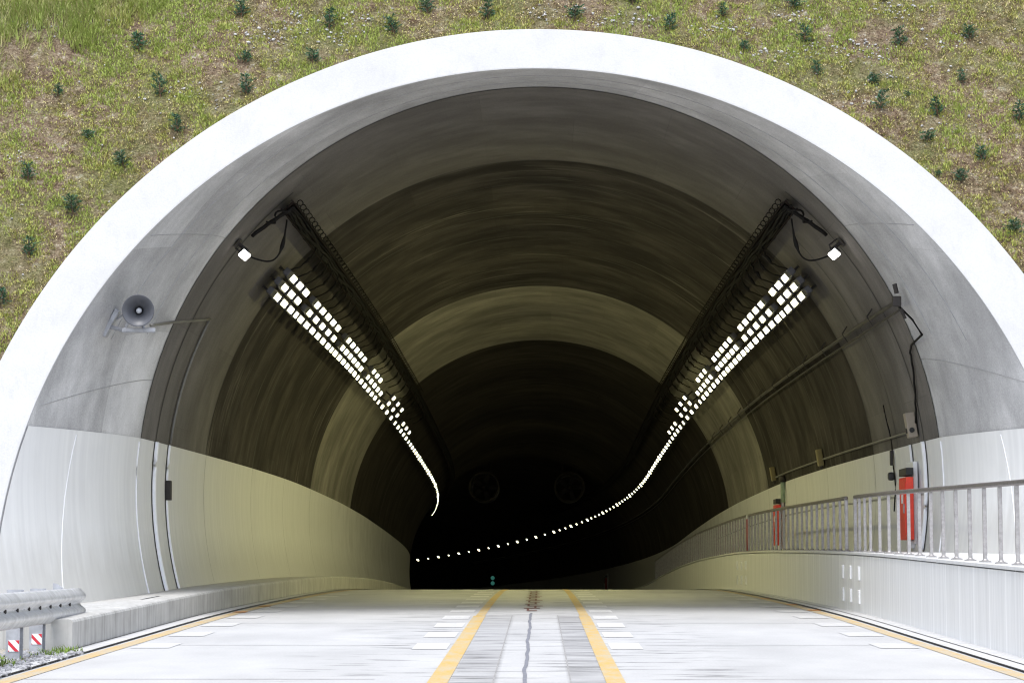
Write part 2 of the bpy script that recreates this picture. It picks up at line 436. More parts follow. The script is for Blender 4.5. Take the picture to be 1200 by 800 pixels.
# right raised walkway
mb = MB(); rows = []; uvs = []
ds = list(np.arange(-6, 60, .5)) + list(np.arange(60, 255, 1.5))
RW = .78
pr = [(4.1, -.15), (4.1, RW - .05), (4.105, RW - .045)]
for d in ds: rows.append([W(d, x, h) for x, h in pr]); uvs.append([(h, d) for x, h in pr])
mb.grid(rows, uvs)
# the seams and drip streaks of the facing
t = NT('walkway_facing')
s1 = t.noise(t.coord('UV', (.25, 5, 1)), 2.2, 6, .65)
sp = t.new('ShaderNodeSeparateXYZ'); t.link(t.coord('UV'), sp.inputs[0])
fr = t.math('ABSOLUTE', t.math('SUBTRACT', t.math('FRACT', t.math('DIVIDE', t.math('SUBTRACT', sp.outputs[1], 20.05), .75)), .5))
ln = t.math('LESS_THAN', fr, .025)
c = t.mix(t.ramp(s1, [(.35, (0,)), (.7, (1,))]), (.78, .78, .78), (.63, .63, .63))
c = t.mix(t.math('MULTIPLY', ln, .9), c, (.86, .86, .86))
t.base(c); t.set(.4, 0, .4); M['facing'] = t.m
struct('raised_walkway', mb, M['facing'])
mb = MB(); rows = []; uvs = []
for d in ds:
    xo = float(np.interp(d, [10, 25, 27, 30], [6.5, 6.5, 6.2, 5.3]))
    pr = [(4.085, RW - .035), (4.085, RW - .004), (4.09, RW), (xo, RW)]
    rows.append([W(d, x, h) for x, h in pr]); uvs.append([(x + h, d) for x, h in pr])
mb.grid(rows, uvs); struct('walkway_coping', mb, M['walkwall'])

# white slotted plates set in the raised walkway's face
def slot_plates(label, dlist, cat='wall plate'):
    o = thing('slotted_plates', label, cat, W(dlist[0], 4.1, 0))
    for d in dlist:
        for h0, h1 in ((.12, .30), (.42, .60)):
            mb = MB(); mb.bbox(W(d, 4.095, (h0 + h1) / 2) - o.location, (.03, .17, h1 - h0), .006)
            mb.build('plate', M['plate'], o)
    return o
slot_plates('six pale slots in the white kerb wall below the gap between the two railings', [29.75, 30.55, 31.3])
slot_plates('six faint slots in the kerb wall deeper in, near the far red pole', [46.0, 47.0, 48.0])

# ------------------------------------------------------------------ the tunnel
tun = thing('road_tunnel', 'curved concrete road tunnel with a broad white rim set in a grassy slope', 'tunnel', (0, 0, 0))
# rim
NA = 180
ang = [R_(-101) + R_(202) * i / NA for i in range(NA + 1)]
mb = MB(); rows = []
for k, (fr, dy) in enumerate([(0, .03), (0, .015), (.006, .005), (.035, 0), (.5, 0), (.965, 0), (.988, .008), (1, .03), (1, .4), (1, 5.0)]):
    row = []
    for i, a in enumerate(ang):
        p, q = rim_in(a), rim_out(a)
        wob = .012 * (vnoise(a * 9, 3.3) - .5) * (1 if fr > .9 else .3)
        e = p.lerp(q, fr + wob); row.append(e + Vector((0, dy, 0)))
    rows.append(row)
mb.grid(rows); mb.build('portal_rim', M['rim'], tun, smooth=False)
# mouth
NT_ = 14
mb = MB(); rows = []; uvs = []
for k in range(NT_ + 1):
    t_ = k / NT_; a0 = R_(-101) * t_ + R_(-112) * (1 - t_)
    row = []; uv = []
    for i in range(NA + 1):
        a = a0 + (-2 * a0) * i / NA
        p = flare(a, t_); row.append(p + (Vector((0, .028, 0)) if k == NT_ else Vector())); uv.append((a * 5.5, p.y))
    rows.append(row); uvs.append(uv)
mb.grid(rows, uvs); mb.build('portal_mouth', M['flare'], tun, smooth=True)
# lining rings
A0 = R_(112)
def ring(d0, d1, mat, name='lining_ring'):
    n = max(2, int((d1 - d0) / 1.5)); rows = []; uvs = []
    for k in range(n + 1):
        d = d0 + (d1 - d0) * k / n
        rows.append([lining(d, -A0 + 2 * A0 * i / 96) for i in range(97)])
        uvs.append([((-A0 + 2 * A0 * i / 96) * RT, d) for i in range(97)])
    mb = MB(); mb.grid(rows, uvs); return mb.build(name, mat, tun, smooth=True)
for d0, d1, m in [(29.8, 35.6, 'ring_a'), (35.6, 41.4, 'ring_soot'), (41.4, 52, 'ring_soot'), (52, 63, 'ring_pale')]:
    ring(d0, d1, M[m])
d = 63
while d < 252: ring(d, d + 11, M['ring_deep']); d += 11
mb = MB(); mb.add([lining(251, -A0 + 2 * A0 * i / 48, .05) for i in range(49)], [tuple(range(49))]); mb.build('end_cap', M['ring_deep'], tun)  # unseen cap, added to close the far end and keep it dark
def arc(d, a0, a1, w_, inset, mat, name, n=70):
    mb = MB(); rows = [[lining(dd, a0 + (a1 - a0) * i / n, inset) for i in range(n + 1)] for dd in (d - w_ / 2, d + w_ / 2)]
    mb.grid(rows); return mb.build(name, mat, tun, smooth=True)
def ang_h(h, inset=0): return math.acos((h - CZ) / (RT - inset))
AP = ang_h(2.25)
for d, w_ in [(29.8, .05), (35.6, .05), (41.4, .05), (52, .05), (63, .06), (74, .06)]:
    arc(d, -AP, AP, w_, .004, M['joint'], 'lining_joint')
for d, w_, a0, a1 in [(30.95, .07, -AP, -R_(40)), (30.95, .05, R_(40), AP), (37.9, .03, -AP, AP), (46.6, .03, -AP, AP), (33.2, .025, R_(46), AP)]:
    arc(d, a0, a1, w_, .005, M['joint'], 'lining_joint')
# white coated lower wall
def panel_strip(side, hb, ht, name):
    rows = []; uvs = []
    for t_ in [1, .9, .8, .7, .6, .5, .4, .3, .2, .1]:
        row = []; uv = []
        for j in range(9):
            # angle that gives the height wanted over the road at the lining
            lo, hi = R_(30), R_(111)
            for _ in range(40):
                m_ = (lo + hi) / 2; p = flare(m_ * side, t_, .012)
                tgt = road_z(p.y) + hb - .1 + (ht - hb + .1) * j / 8
                if p.z > tgt: lo = m_
                else: hi = m_
            p = flare((lo + hi) / 2 * side, t_, .012); row.append(p + Vector((0, .03 if t_ == 1 else 0, 0))); uv.append((j * .25, p.y))
        rows.append(row); uvs.append(uv)
    for d in list(np.arange(29.8, 62, .8)) + list(np.arange(62, 252, 1.5)):
        b0, b1 = ang_h(hb - .1), ang_h(ht)
        rows.append([lining(d, (b0 + (b1 - b0) * j / 8) * side, .012) for j in range(9)])
        uvs.append([(j * .25, d) for j in range(9)])
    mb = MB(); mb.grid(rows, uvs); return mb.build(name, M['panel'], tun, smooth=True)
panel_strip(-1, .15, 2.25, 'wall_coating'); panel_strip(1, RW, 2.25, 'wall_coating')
def wall_seal(d, w_, side, hb, ht=2.25):
    mb = MB(); mb.tube([lining(d, (ang_h(hb) + (ang_h(ht) - ang_h(hb)) * i / 24) * side, .016) for i in range(25)], w_ / 2, 8)
    return mb.build('joint_seal', M['seal'], tun, smooth=True)
for d, w_ in ((30.9, .09), (32.0, .06)):
    wall_seal(d, w_, -1, .2); wall_seal(d, w_, 1, .8)
    for sd in (-1, 1): arc(d - w_ * .5 - .04, ang_h(.2) * sd, ang_h(2.25) * sd, .08, .017, M['joint'], 'lining_joint', 20)
for side in (-1, 1):
    for t_, w_ in ((.03, .020), (.62, .011)):
        pts = []
        for k in range(15):
            h = .1 + 2.1 * k / 14; lo, hi = R_(30), R_(111)
            for _ in range(40):
                m_ = (lo + hi) / 2; p = flare(m_ * side, t_, .015)
                if p.z > road_z(p.y) + h: lo = m_
                else: hi = m_
            pts.append(flare((lo + hi) / 2 * side, t_, .014))
        mb = MB(); mb.tube(pts, w_ / 2, 6); mb.build('joint_seal', M['seal'], tun, smooth=True)
for side in (-1, 1):
    for d in (35.6, 41.4, 46.6, 52.0, 57.5, 63.0):
        arc(d, ang_h(.3 if side < 0 else RW) * side, AP * side, .025, .0155, M['seam'], 'panel_joint', 16)
# hairline joints of the mouth concrete
for t_ in (.62, .28):
    mb = MB(); mb.tube([flare(a, t_, .0) for a in np.linspace(R_(-68), R_(68), 80)], .008, 5); mb.build('mouth_joint', M['seam'], tun, smooth=True)
for a in (R_(-52), R_(50), R_(-75), R_(72)):
    mb = MB(); mb.tube([flare(a, q, .0) for q in np.linspace(0, .95, 16)], .006, 5); mb.build('mouth_joint', M['seam'], tun, smooth=True)
for side in (-1, 1):
    a = ang_h(1.55) * side
    mb = MB(); mb.tube([lining(d, a, .012) for d in np.arange(31, 70, 1.0)], .018, 5); mb.build('wall_line', M['seam'], tun) if side > 0 else None  # thin grey line along the right wall coating

# ------------------------------------------------------------------ lamps
def place(o, d, a, inset, roll=0.0):
    """local x: round the arc, y: along the tunnel, z: towards the axis"""
    nrm = Vector((-math.sin(a), 0, -math.cos(a))); tx = Vector((math.cos(a), 0, -math.sin(a)))
    ty = nrm.cross(tx)
    m = Matrix((tx, ty, nrm)).transposed().to_4x4()
    m = Matrix.Rotation(head(d), 4, 'Z') @ m
    m.translation = lining(d, a, inset); o.matrix_world = m; return o
def make_lamp(L, Wd, mesh_cache={}):
    root = thing('tunnel_lamp', 'x', 'tunnel lamp')
    mb = MB(); mb.bbox((0, 0, -.035), (Wd + .045, L + .11, .07), .008); mb.build('housing', M['lamp_body'], root)
    mb = MB(); mb.bbox((0, 0, .004), (Wd, L, .012), .004); mb.build('diffuser', M['lamp'], root)
    mb = MB(); mb.box((0, -L * .3, -.155), (.03, .03, .17)); mb.box((0, L * .3, -.155), (.03, .03, .17)); mb.box((0, 0, -.245), (.05, L * .7, .012)); mb.build('bracket', M['dark_metal'], root)
    return root
ORD = ['first', 'second', 'third', 'fourth', 'fifth', 'sixth', 'seventh', 'eighth', 'ninth', 'tenth', 'eleventh', 'twelfth', 'thirteenth', 'fourteenth', 'fifteenth', 'sixteenth', 'seventeenth', 'eighteenth', 'nineteenth', 'twentieth']
def ordw(i):
    if i < 20: return ORD[i]
    tens = {2: 'twenty', 3: 'thirty', 4: 'forty', 5: 'fifty', 6: 'sixty', 7: 'seventy', 8: 'eighty'}
    ten = {2: 'twentieth', 3: 'thirtieth', 4: 'fortieth', 5: 'fiftieth', 6: 'sixtieth', 7: 'seventieth', 8: 'eightieth'}
    q, r = divmod(i + 1, 10)
    return ten[q] if r == 0 else tens[q] + '-' + ORD[r - 1]
lin = lambda a, b, n: [a + (b - a) * i / (n - 1) for i in range(n)]
rowB = [lin(34.7, 36.6, 3), lin(38.15, 43.1, 6), lin(44.65, 49.35, 6), lin(51.2, 55.6, 5), lin(58.2, 61.7, 3), lin(64.8, 68.7, 4)]
rowM = [lin(34.7, 36.6, 3), lin(38.5, 43.1, 5), lin(45.0, 49.7, 6), lin(51.7, 56.0, 5), lin(59.0, 62.6, 3), lin(65.4, 68.4, 3)]
rowT = [lin(34.8, 36.7, 3), lin(38.6, 42.6, 5), lin(45.0, 49.1, 5), lin(51.9, 54.1, 3), lin(59.1, 62.6, 3), []]
small = [37.4, 43.88, 50.25, 56.8, 63.4, 70.0]
fills = [5, 5, 5, 4, 4, 3, 3, 2, 2, 1, 1, 1, 1, 1, 1, 1, 1]
line = []
d = 70.0
for nf in fills:
    for i in range(nf): line.append((d + 6.4 * (i + 1) / (nf + 1), 0))
    d += 6.4; line.append((d, 1))
proto = {'long': make_lamp(.52, .095), 'lead': make_lamp(.52, .095), 'short': make_lamp(.30, .095), 'mid': make_lamp(.50, .095), 'far': make_lamp(.44, .13), 'far_small': make_lamp(.26, .08)}
mb = MB(); mb.bbox((0, .56, -.02), (.115, .40, .09), .01); mb.build('driver_box', M['lamp_body'], proto['lead'])
used = set()
def put_lamp(kind, d, a, label, group):
    if kind in used: o = copy_tree(proto[kind])
    else: o = proto[kind]; used.add(kind)
    o['label'] = label; o['group'] = group
    place(o, d, a, .25); return o
AB, AM, AT = R_(53.4), R_(51.3), R_(49.1)
for side, sn in ((-1, 'left'), (1, 'right')):
    grp = 'lamps along the %s side of the tunnel roof' % sn
    for rn, rows_, a in (('lowest', rowB, AB), ('middle', rowM, AM), ('top', rowT, AT)):
        for bi, blk in enumerate(rows_):
            for i, d in enumerate(blk):
                kind = ('lead' if i == 0 and d < 53 and (bi == 0 or rn != 'lowest') else 'long') if d < 57 else 'mid'
                put_lamp(kind, d, a * side, '%s lit square from the portal, %s row of the %s lamp cluster on the %s' % (ordw(i), rn, ordw(bi), sn), grp)
    for i, d in enumerate(small):
        put_lamp('short', d, AB * side, 'short lit square after the %s cluster in the lowest %s lamp row' % (ordw(i), sn), grp)
    k = 0; kb = 0; 
    for d, big in line:
        if side < 0 and d > 111.5: continue
        if big: lab = '%s brighter dot along the single far line of %s lamps' % (ordw(kb), sn); kb += 1
        else: lab = '%s smaller dot along the single far line of %s lamps' % (ordw(k), sn); k += 1
        put_lamp('far' if big else ('mid' if d < 88 else 'far_small'), d, AB * side, lab, grp)
def lamp_light(d, side, power):
    l = bpy.data.lights.new('lamp_light', 'SPOT'); l.energy = power * (1.8 if side > 0 else 1.25); l.color = (1.0, .94, .42); l.spot_size = R_(125); l.spot_blend = .9; l.shadow_soft_size = .05
    o = bpy.data.objects.new('lamp_light', l); COL.objects.link(o)
    p = lining(d, AM * side, .30); o.location = p
    o.rotation_euler = (W(d, -5.0 * side, 1.0) - p).to_track_quat('-Z', 'Y').to_euler()
for side in (-1, 1):
    for d, pw in ((35.6, 70), (40.6, 150), (47.2, 160), (53.5, 120), (60.5, 75), (67, 60), (76, 45), (88, 40), (100, 30)): lamp_light(d, side, pw)
for k_, o in proto.items():
    if k_ not in used:
        for ch in list(o.children): bpy.data.objects.remove(ch)
        bpy.data.objects.remove(o)

# ------------------------------------------------------------------ cable trays
for side, sn in ((-1, 'left'), (1, 'right')):
    tr = thing('cable_tray', 'dark cable tray with coiled cables above the %s lamp clusters' % sn, 'cable tray', (0, 0, 0), 'cable trays under the tunnel roof')
    a = R_(42) * side
    mb = MB(); rows = []
    dl = list(np.arange(30.9, 64, .5)) + list(np.arange(64, 130, 2))
    for d in dl:
        rows.append([lining(d, a + da * side, ins) for da, ins in ((-.020, .10), (-.020, .20), (-.017, .20), (-.017, .13), (.017, .13), (.017, .20), (.020, .20), (.020, .10))])
    mb.grid(rows, close=True); mb.f.append(tuple(range(8))); mb.build('tray', M['tray'], tr)
    mb = MB()
    for j, (da, ins) in enumerate(((-.011, .155), (-.003, .165), (.006, .16), (.012, .15))):
        mb.tube([lining(d, a + (da + .003 * math.sin(d * (1.7 + j) + j)) * side, ins + .012 * math.sin(d * 2.3 + j * 2)) for d in dl], .02, 6)
    mb.build('cable_bundle', M['cable'], tr, smooth=True)
    mb = MB()      # the coil that winds along the upper edge of the tray
    pts = []
    for i in range(int((64 - 30.9) / .045)):
        d = 30.9 + i * .045; ph = i * .045 / .42 * 2 * math.pi
        pts.append(lining(d + .05 * math.sin(ph), a + (-.020 - .010 + .009 * math.cos(ph)) * side, .15 + .05 * math.sin(ph)))
    mb.tube(pts, .0075, 5); mb.build('cable_coil', M['cable'], tr, smooth=True)
    mb = MB()
    for d in np.arange(31.3, 64, 1.5):
        p, q = lining(d, a + .018 * side, .0), lining(d, a + .018 * side, .12); mb.tube([p, q], .015, 5)
        p, q = lining(d, a - .018 * side, .0), lining(d, a - .018 * side, .12); mb.tube([p, q], .015, 5)
    mb.build('hanger', M['dark_metal'], tr)
    for d in [q for b_ in rowT for q in b_] + [63.8, 65.4, 66.9, 68.4, 37.6, 43.9, 50.3, 56, 57.4]:
        mb = MB(); n = 14; pts = []
        ph = random.random() * 6; aa = random.uniform(.04, .09)
        for i in range(n + 1):
            u = i / n
            pts.append(lining(d - .45 * u + aa * math.sin(u * 6 + ph) * math.sin(u * math.pi), a + (AT - R_(42) - .012) * side * u, .15 + .05 * u + .10 * math.sin(u * math.pi) * random.uniform(.8, 1.1)))
        mb.tube(pts, [.012 + .016 * math.exp(-((i / n - .45) / .12) ** 2) for i in range(n + 1)], 5)
        mb.build('lamp_cable', M['cable'], tr, smooth=True)
    # feeder that leaves the tray's end along the joint
    mb = MB(); mb.tube([lining(30.9 + .02 * math.sin(i * 2), a + (R_(7) * i / 10) * side, .05 + .12 * (1 - i / 10)) for i in range(11)], .028, 6)
    mb.tube([lining(30.8 + .06 * math.sin(i * 1.7), a + (R_(4) * i / 10) * side, .12 + .05 * math.sin(i)) for i in range(11)], .014, 6)
    mb.build('feeder_cable', M['cable'], tr, smooth=True)

    # lit spot beside the tray
    sp_a = R_(51.3) * side
    s = thing('spot_lamp', ('small square spot lamp glowing beside the left end of the coiled cable tray' if side < 0 else 'small square spot lamp glowing above the long pipe on the right'), 'spot lamp', group='spot lamps inside the portal')
    place(s, 30.55, sp_a, .12)
    fx = Matrix.Rotation(R_(-58), 4, 'X') @ Matrix.Rotation(R_(18) * side, 4, 'Y')
    mb = MB(); mb.bbox((0, 0, .17), (.10, .12, .10), .01, fx); mb.build('housing', M['lamp_body'], s)
    mb = MB(); mb.bbox((0, 0, .235), (.11, .125, .035), .006, fx); mb.build('lens', M['spot'], s)
    mb = MB(); mb.box((0, 0, -.08), (.14, .14, .02)); mb.tube([(0, 0, -.07), (0, .01, .03), (0, .04, .08)], .025, 8); mb.tube([(-.07, 0, -.08), (-.07, .02, .06), (0, .05, .09)], .012, 6); mb.build('bracket', M['dark_metal'], s)
    mb = MB(); pts = []
    p0 = lining(31.0, R_(43.5) * side, .22); p1 = lining(30.7, R_(52) * side, .16)
    for i in range(19):
        u = i / 18; p = p0.lerp(p1, u); p.z -= .33 * math.sin(math.pi * u ** .8); p.x -= .10 * side * math.sin(math.pi * u); pts.append(p)
    mb.tube(pts, [.012 + .022 * math.exp(-((i / 18 - .2) / .07) ** 2) for i in range(19)], 6)
    c_ = mb.build('hanging_cable', M['cable'], None, smooth=True)
    tag(c_, 'black cable drooping from the %s tray end to its spot lamp' % sn, 'cable', 'cables to the spot lamps')

# ------------------------------------------------------------------ horn loudspeaker, left mouth wall
def at(px, py, d):
    """direction of a photo pixel at depth d, used once to read positions off the photo"""
    vx, vz = (px - 600) / 2700, -(py - 400) / 2700
    c, s = math.cos(pitch), math.sin(pitch); y, z = c - s * vz, s + c * vz
    c, s = math.cos(yaw), math.sin(yaw); x, y = c * vx - s * y, s * vx + c * y
    return Vector((x / y * d, d, z / y * d + EYE))
hp = at(163, 364, 27.4)
sp = thing('loudspeaker', 'round grey horn loudspeaker bracketed on the left mouth wall', 'loudspeaker', hp)
face = Matrix.Rotation(R_(6), 4, 'Z') @ Matrix.Rotation(R_(96), 4, 'X')   # local +z looks out to the camera
prof = [(.03, -.10), (.036, -.05), (.05, .0), (.075, .06), (.115, .12), (.155, .16), (.182, .175), (.190, .178), (.192, .170), (.184, .160), (.160, .142), (.118, .10)]
mb = MB(); mb.lathe([(.118, .0995), (.10, .05), (.08, 0), (.075, -.08), (.0, -.085)], 36, face); mb.build('throat', M['black'], sp, smooth=True)
mb = MB(); mb.lathe(prof, 40, face); mb.build('horn', M['horn'], sp, smooth=True)
mb = MB(); mb.lathe([(.001, .055), (.022, .052), (.034, .035), (.036, .0), (.03, -.08)], 24, face); mb.build('centre_plug', M['horn_core'], sp, smooth=True)
mb = MB(); mb.lathe([(.0, -.30), (.07, -.30), (.085, -.27), (.085, -.13), (.06, -.10)], 24, face); mb.build('driver', M['horn'], sp, smooth=True)
wl = at(131, 384, 27.55) - hp
mb = MB(); mb.bbox((.0, .02, -.235), (.40, .10, .05), .008)
mb.tube([(-.17, .02, -.22), (-.10, .05, -.05)], .016, 6); mb.tube([(.05, .02, -.22), (.03, .10, -.08)], .02, 6)
mb.tube([(-.20, .02, -.23), tuple(wl + Vector((-.05, .05, .02)))], .022, 6); mb.tube([(-.12, .06, .02), tuple(wl + Vector((.05, .1, .12)))], .014, 6)
mb.build('bracket', M['galv_post'], sp)
mb = MB()
Mw = Matrix.Translation(wl + Vector((-.02, .06, .06))) @ Matrix.Rotation(R_(28), 4, 'Y')
mb.bbox((0, 0, 0), (.06, .16, .36), .01, Mw); mb.build('wall_plate', M['galv_post'], sp)
# conduit from the loudspeaker to the joint, then down the wall
def wall_a(px, py, d):
    p = at(px, py, d); return p
mb = MB()
c0 = at(177, 381, 27.6); c1 = lining(32.0, -ang_h(4.02), .03)
pts = [c0.lerp(c1, i / 12) for i in range(13)]
for i, p in enumerate(pts):
    if 0 < i < 12: p.x -= .10 * math.sin(math.pi * i / 12)
pts += [lining(32.0, -(ang_h(4.02) + (ang_h(2.27) - ang_h(4.02)) * i / 10), .03) for i in range(1, 11)]
mb.tube(pts, .020, 7)
tag(mb.build('conduit', M['grey_pipe'], None, smooth=True), 'thin conduit running from the horn loudspeaker and down the left lining', 'conduit')

# junction box low on the left wall
b = thing('junction_box', 'small dark box on the white left wall, on the white joint seal', 'junction box')
place(b, 32.0, -ang_h(1.62), .05)
mb = MB(); mb.bbox((0, 0, 0), (.27, .12, .08), .008); mb.build('body', M['dark_metal'], b)
mb = MB(); mb.bbox((0, -.065, 0), (.16, .02, .05), .004); mb.build('cover', M['lamp_body'], b)

# ------------------------------------------------------------------ right wall services
pp = thing('long_pipe', 'long dark pipe with clamps running along the upper right lining', 'pipe', (0, 0, 0))
pa = R_(63.2)
mb = MB(); mb.tube([lining(d, pa, .09) for d in list(np.arange(29.25, 66, .75)) + list(np.arange(66, 160, 2))], .026, 9); mb.build('pipe', M['pipe'], pp, smooth=True)
mb = MB(); mb.tube([lining(d, pa + .022, .07) for d in list(np.arange(29.25, 66, .75)) + list(np.arange(66, 160, 2))], .013, 7); mb.build('thin_pipe', M['pipe'], pp, smooth=True)
for d in list(np.arange(31.6, 66, 2.6)):
    mb = MB(); q = bpy.data.objects.new('clamp', None)
    mb.tube([lining(d, pa - .022, .0), lining(d, pa - .009, .12)], .010, 6); mb.tube([lining(d, pa - .009, .12), lining(d, pa + .02, .10)], .008, 6)
    bpy.data.objects.remove(q); mb.build('clamp', M['dark_metal'], pp)
mb = MB(); e = lining(29.2, pa, .10)
mb.bbox(e, (.11, .10, .13), .012); mb.tube([e + Vector((0, -.02, .1)), e + Vector((-.03, -.04, .22))], .03, 7); mb.tube([e + Vector((.06, 0, -.1)), e + Vector((.1, -.05, -.22))], .02, 6)
mb.build('end_bracket', M['dark_metal'], pp)
# cable from the pipe end down to the beige box
mb = MB()
pts = [lining(29.3, R_(64), .08), lining(29.1, R_(66.5), .04), lining(28.95, R_(69), .03), lining(29.9, R_(69.6), .03), lining(30.2, R_(70.5), .03)]
pts += [lining(30.2 + 1.0 * i / 10 + .03 * math.sin(i * 2), R_(71 + 9.5 * i / 10), .03) for i in range(11)]
mb.tube(pts, .015, 6)
tag(mb.build('wall_cable', M['cable'], None, smooth=True), 'black cable hanging from the long pipe end to the beige box', 'cable')

bb = thing('call_box', 'beige box with a round dark hole on the right wall above the red cabinet', 'call box')
place(bb, 31.3, ang_h(2.50), .09)
mb = MB(); mb.bbox((0, 0, 0), (.34, .17, .13), .012); mb.build('body', M['beige'], bb)
mb = MB(); mb.lathe([(0, .0), (.035, 0), (.035, .012), (0, .012)], 20, Matrix.Translation((.07, .085, .01)) @ Matrix.Rotation(R_(-90), 4, 'X')); mb.lathe([(0, 0), (.035, 0), (.035, .02), (0, .02)], 20, Matrix.Translation((.07, 0, .06))); mb.build('hole', M['black'], bb)
mb = MB(); mb.bbox((-.02, -.14, -.02), (.18, .10, .08), .01); mb.build('side_box', M['beige'], bb)
mb = MB(); mb.tube([lining(d, ang_h(2.42), .03) for d in np.arange(31.6, 51, .6)], .018, 6)
tag(mb.build('wall_conduit', M['grey_pipe'], None, smooth=True), 'thin conduit along the right wall just above the white coating', 'conduit')
for d, h, lab in ((41.7, 2.46, 'tan box on the right lining behind the gap between the railings'), (50.0, 2.50, 'farther tan box on the right lining above the second red cabinet')):
    q = thing('tan_box', lab, 'wall box', group='tan boxes on the right lining')
    place(q, d, ang_h(h), .07)
    mb = MB(); mb.bbox((0, 0, 0), (.30, .20, .10), .012); mb.build('body', M['tan'], q)
    mb = MB(); mb.bbox((.18, -.02, 0), (.07, .05, .05), .006); mb.build('gland', M['dark_metal'], q)
q = thing('cable_plug', 'black plug on a cable on the right wall left of the red cabinet', 'cable plug')
mb = MB(); mb.tube([lining(33.6 + .05 * math.sin(i * .9), ang_h(2.9 - 1.55 * i / 16), .03) for i in range(17)], .010, 6); mb.build('cable', M['cable'], q, smooth=True)
mb = MB(); c_ = lining(33.6, ang_h(1.86), .08); mb.bbox(c_, (.09, .12, .12), .03); mb.build('plug', M['black'], q)
mb = MB(); c_ = lining(33.6, ang_h(2.13), .05); mb.bbox(c_, (.05, .07, .22), .012); mb.build('isolator', M['dark_metal'], q)

# red cabinets
def cabinet(d, label, h0=.93, h1=1.95, L=.62, red='red'):
    o = thing('hydrant_cabinet', label, 'fire cabinet', W(d, 5.06, h0), 'red fire cabinets on the right wall')
    H = h1 - h0
    Mz = Matrix.Translation(Vector((0, 0, 0))) 
    mb = MB(); mb.bbox((.075, .10, H / 2), (.06, L + .02, H + .10), .008); mb.build('frame', M['plate'], o)
    mb = MB(); mb.bbox((-.02, 0, (H - .16) / 2), (.10, L, H - .17), .006); mb.build('body', M[red], o)
    mb = MB(); mb.bbox((-.02, 0, H - .09), (.10, L, .10), .006); mb.build('lamp_panel', M['black'], o)
    mb = MB(); mb.bbox((-.075, -L * .08, (H - .16) / 2), (.012, L * .72, H - .30), .004); hd = mb.build('door', M[red], o)
    mb = MB(); mb.bbox((-.088, -L * .33, H * .42), (.02, .04, .13), .005); mb.build('handle', M['steel'], hd)
    mb = MB(); mb.lathe([(0, 0), (.05, 0), (.05, .03), (0, .035)], 18, Matrix.Translation((-.07, L * .36, H * .62)) @ Matrix.Rotation(R_(-90), 4, 'Y')); mb.build('alarm_button', M[red], o)
    mb = MB(); mb.box((-.0835, -L * .05, H * .55), (.004, .16, .12)); mb.build('notice', M['plate'], hd)
    mb = MB(); mb.bbox((.03, 0, -.06), (.08, .24, .10), .006); mb.build('drain_box', M['plate'], o)
    return o
cabinet(31.75, 'red fire cabinet behind the nearest railing, right of the black plug')
cabinet(49.0, 'second red fire cabinet, half hidden by the middle railing')
cabinet(116.0, 'far red fire cabinet barely visible on the dark curving right wall', red='shaded_red')
q = thing('red_pole', 'slim red pole at the end of the middle railing, past the second cabinet', 'marker pole', W(46.9, 4.22, RW))
mb = MB(); mb.tube([(0, 0, 0), (0, 0, .66)], .022, 10); mb.build('pole', mat_simple('dull_red_paint', (.30, .035, .03), .5), q, smooth=True)
mb = MB(); mb.tube([(0, 0, .66), (0, 0, .74)], .023, 10); mb.build('cap', M['plate'], q, smooth=True)
q = thing('pipe_stub', 'short pale green pipe stub on the wall above the second red cabinet', 'pipe', lining(48.4, ang_h(2.05), .08))
mb = MB(); mb.tube([(0, 0, -.22), (0, 0, .20)], .05, 10); mb.build('pipe', mat_simple('pale_green_paint', (.25, .32, .24), .5), q, smooth=True)
mb = MB(); mb.tube([(0, 0, .20), (0, 0, .33)], .07, 10); mb.build('valve', M['dark_metal'], q, smooth=True)

# green signal and jet fans far in
q = thing('green_sign', 'tiny green lit sign deep in the tunnel just above the road crest', 'lit sign', W(152, 4.65, 2.55))
mb = MB(); mb.bbox((0, 0, 0), (.10, .5, .9), .02); mb.build('body', M['dark_metal'], q)
for zz in (-.15, .19):
    mb = MB(); mb.lathe([(0, 0), (.13, 0), (.11, .04), (0, .05)], 16, Matrix.Translation((0, -.25, zz)) @ Matrix.Rotation(R_(90), 4, 'X')); mb.build('lens', M['green_lit'], q)
for x, lab in ((-1.75, 'left of two dark jet fans hanging deep under the tunnel roof'), (2.1, 'right of two dark jet fans hanging deep under the tunnel roof')):
    q = thing('jet_fan', lab, 'jet fan', W(105, x, 5.55), 'jet fans deep in the tunnel')
    Mf = Matrix.Rotation(R_(90), 4, 'X')
    mb = MB(); mb.lathe([(.62, -1.6), (.66, -1.55), (.66, 1.55), (.70, 1.65), (.64, 1.66), (.58, 1.5), (.58, -1.6)], 32, Mf); mb.build('casing', M['dark_metal'], q, smooth=True)
    mb = MB(); mb.lathe([(0, 1.3), (.1, 1.25), (.17, 1.1), (.17, -.4), (0, -.5)], 20, Mf); mb.build('hub', M['dark_metal'], q, smooth=True)
    for k in range(5):
        mb = MB(); Mk = Mf @ Matrix.Rotation(2 * math.pi * k / 5, 4, 'Z'); mb.bbox((.36, 0, 1.0), (.40, .20, .02), .006, Mk @ Matrix.Translation((.0, 0, 0)) @ Matrix.Rotation(R_(0), 4, 'X')); mb.build('blade', M['dark_metal'], q)
    mb = MB(); mb.tube([(-.3, -1, .6), (-.3, -1, 1.25)], .04, 6); mb.tube([(.3, -1, .6), (.3, -1, 1.25)], .04, 6); mb.tube([(-.3, 1, .6), (-.3, 1, 1.25)], .04, 6); mb.tube([(.3, 1, .6), (.3, 1, 1.25)], .04, 6); mb.build('hanger', M['dark_metal'], q)

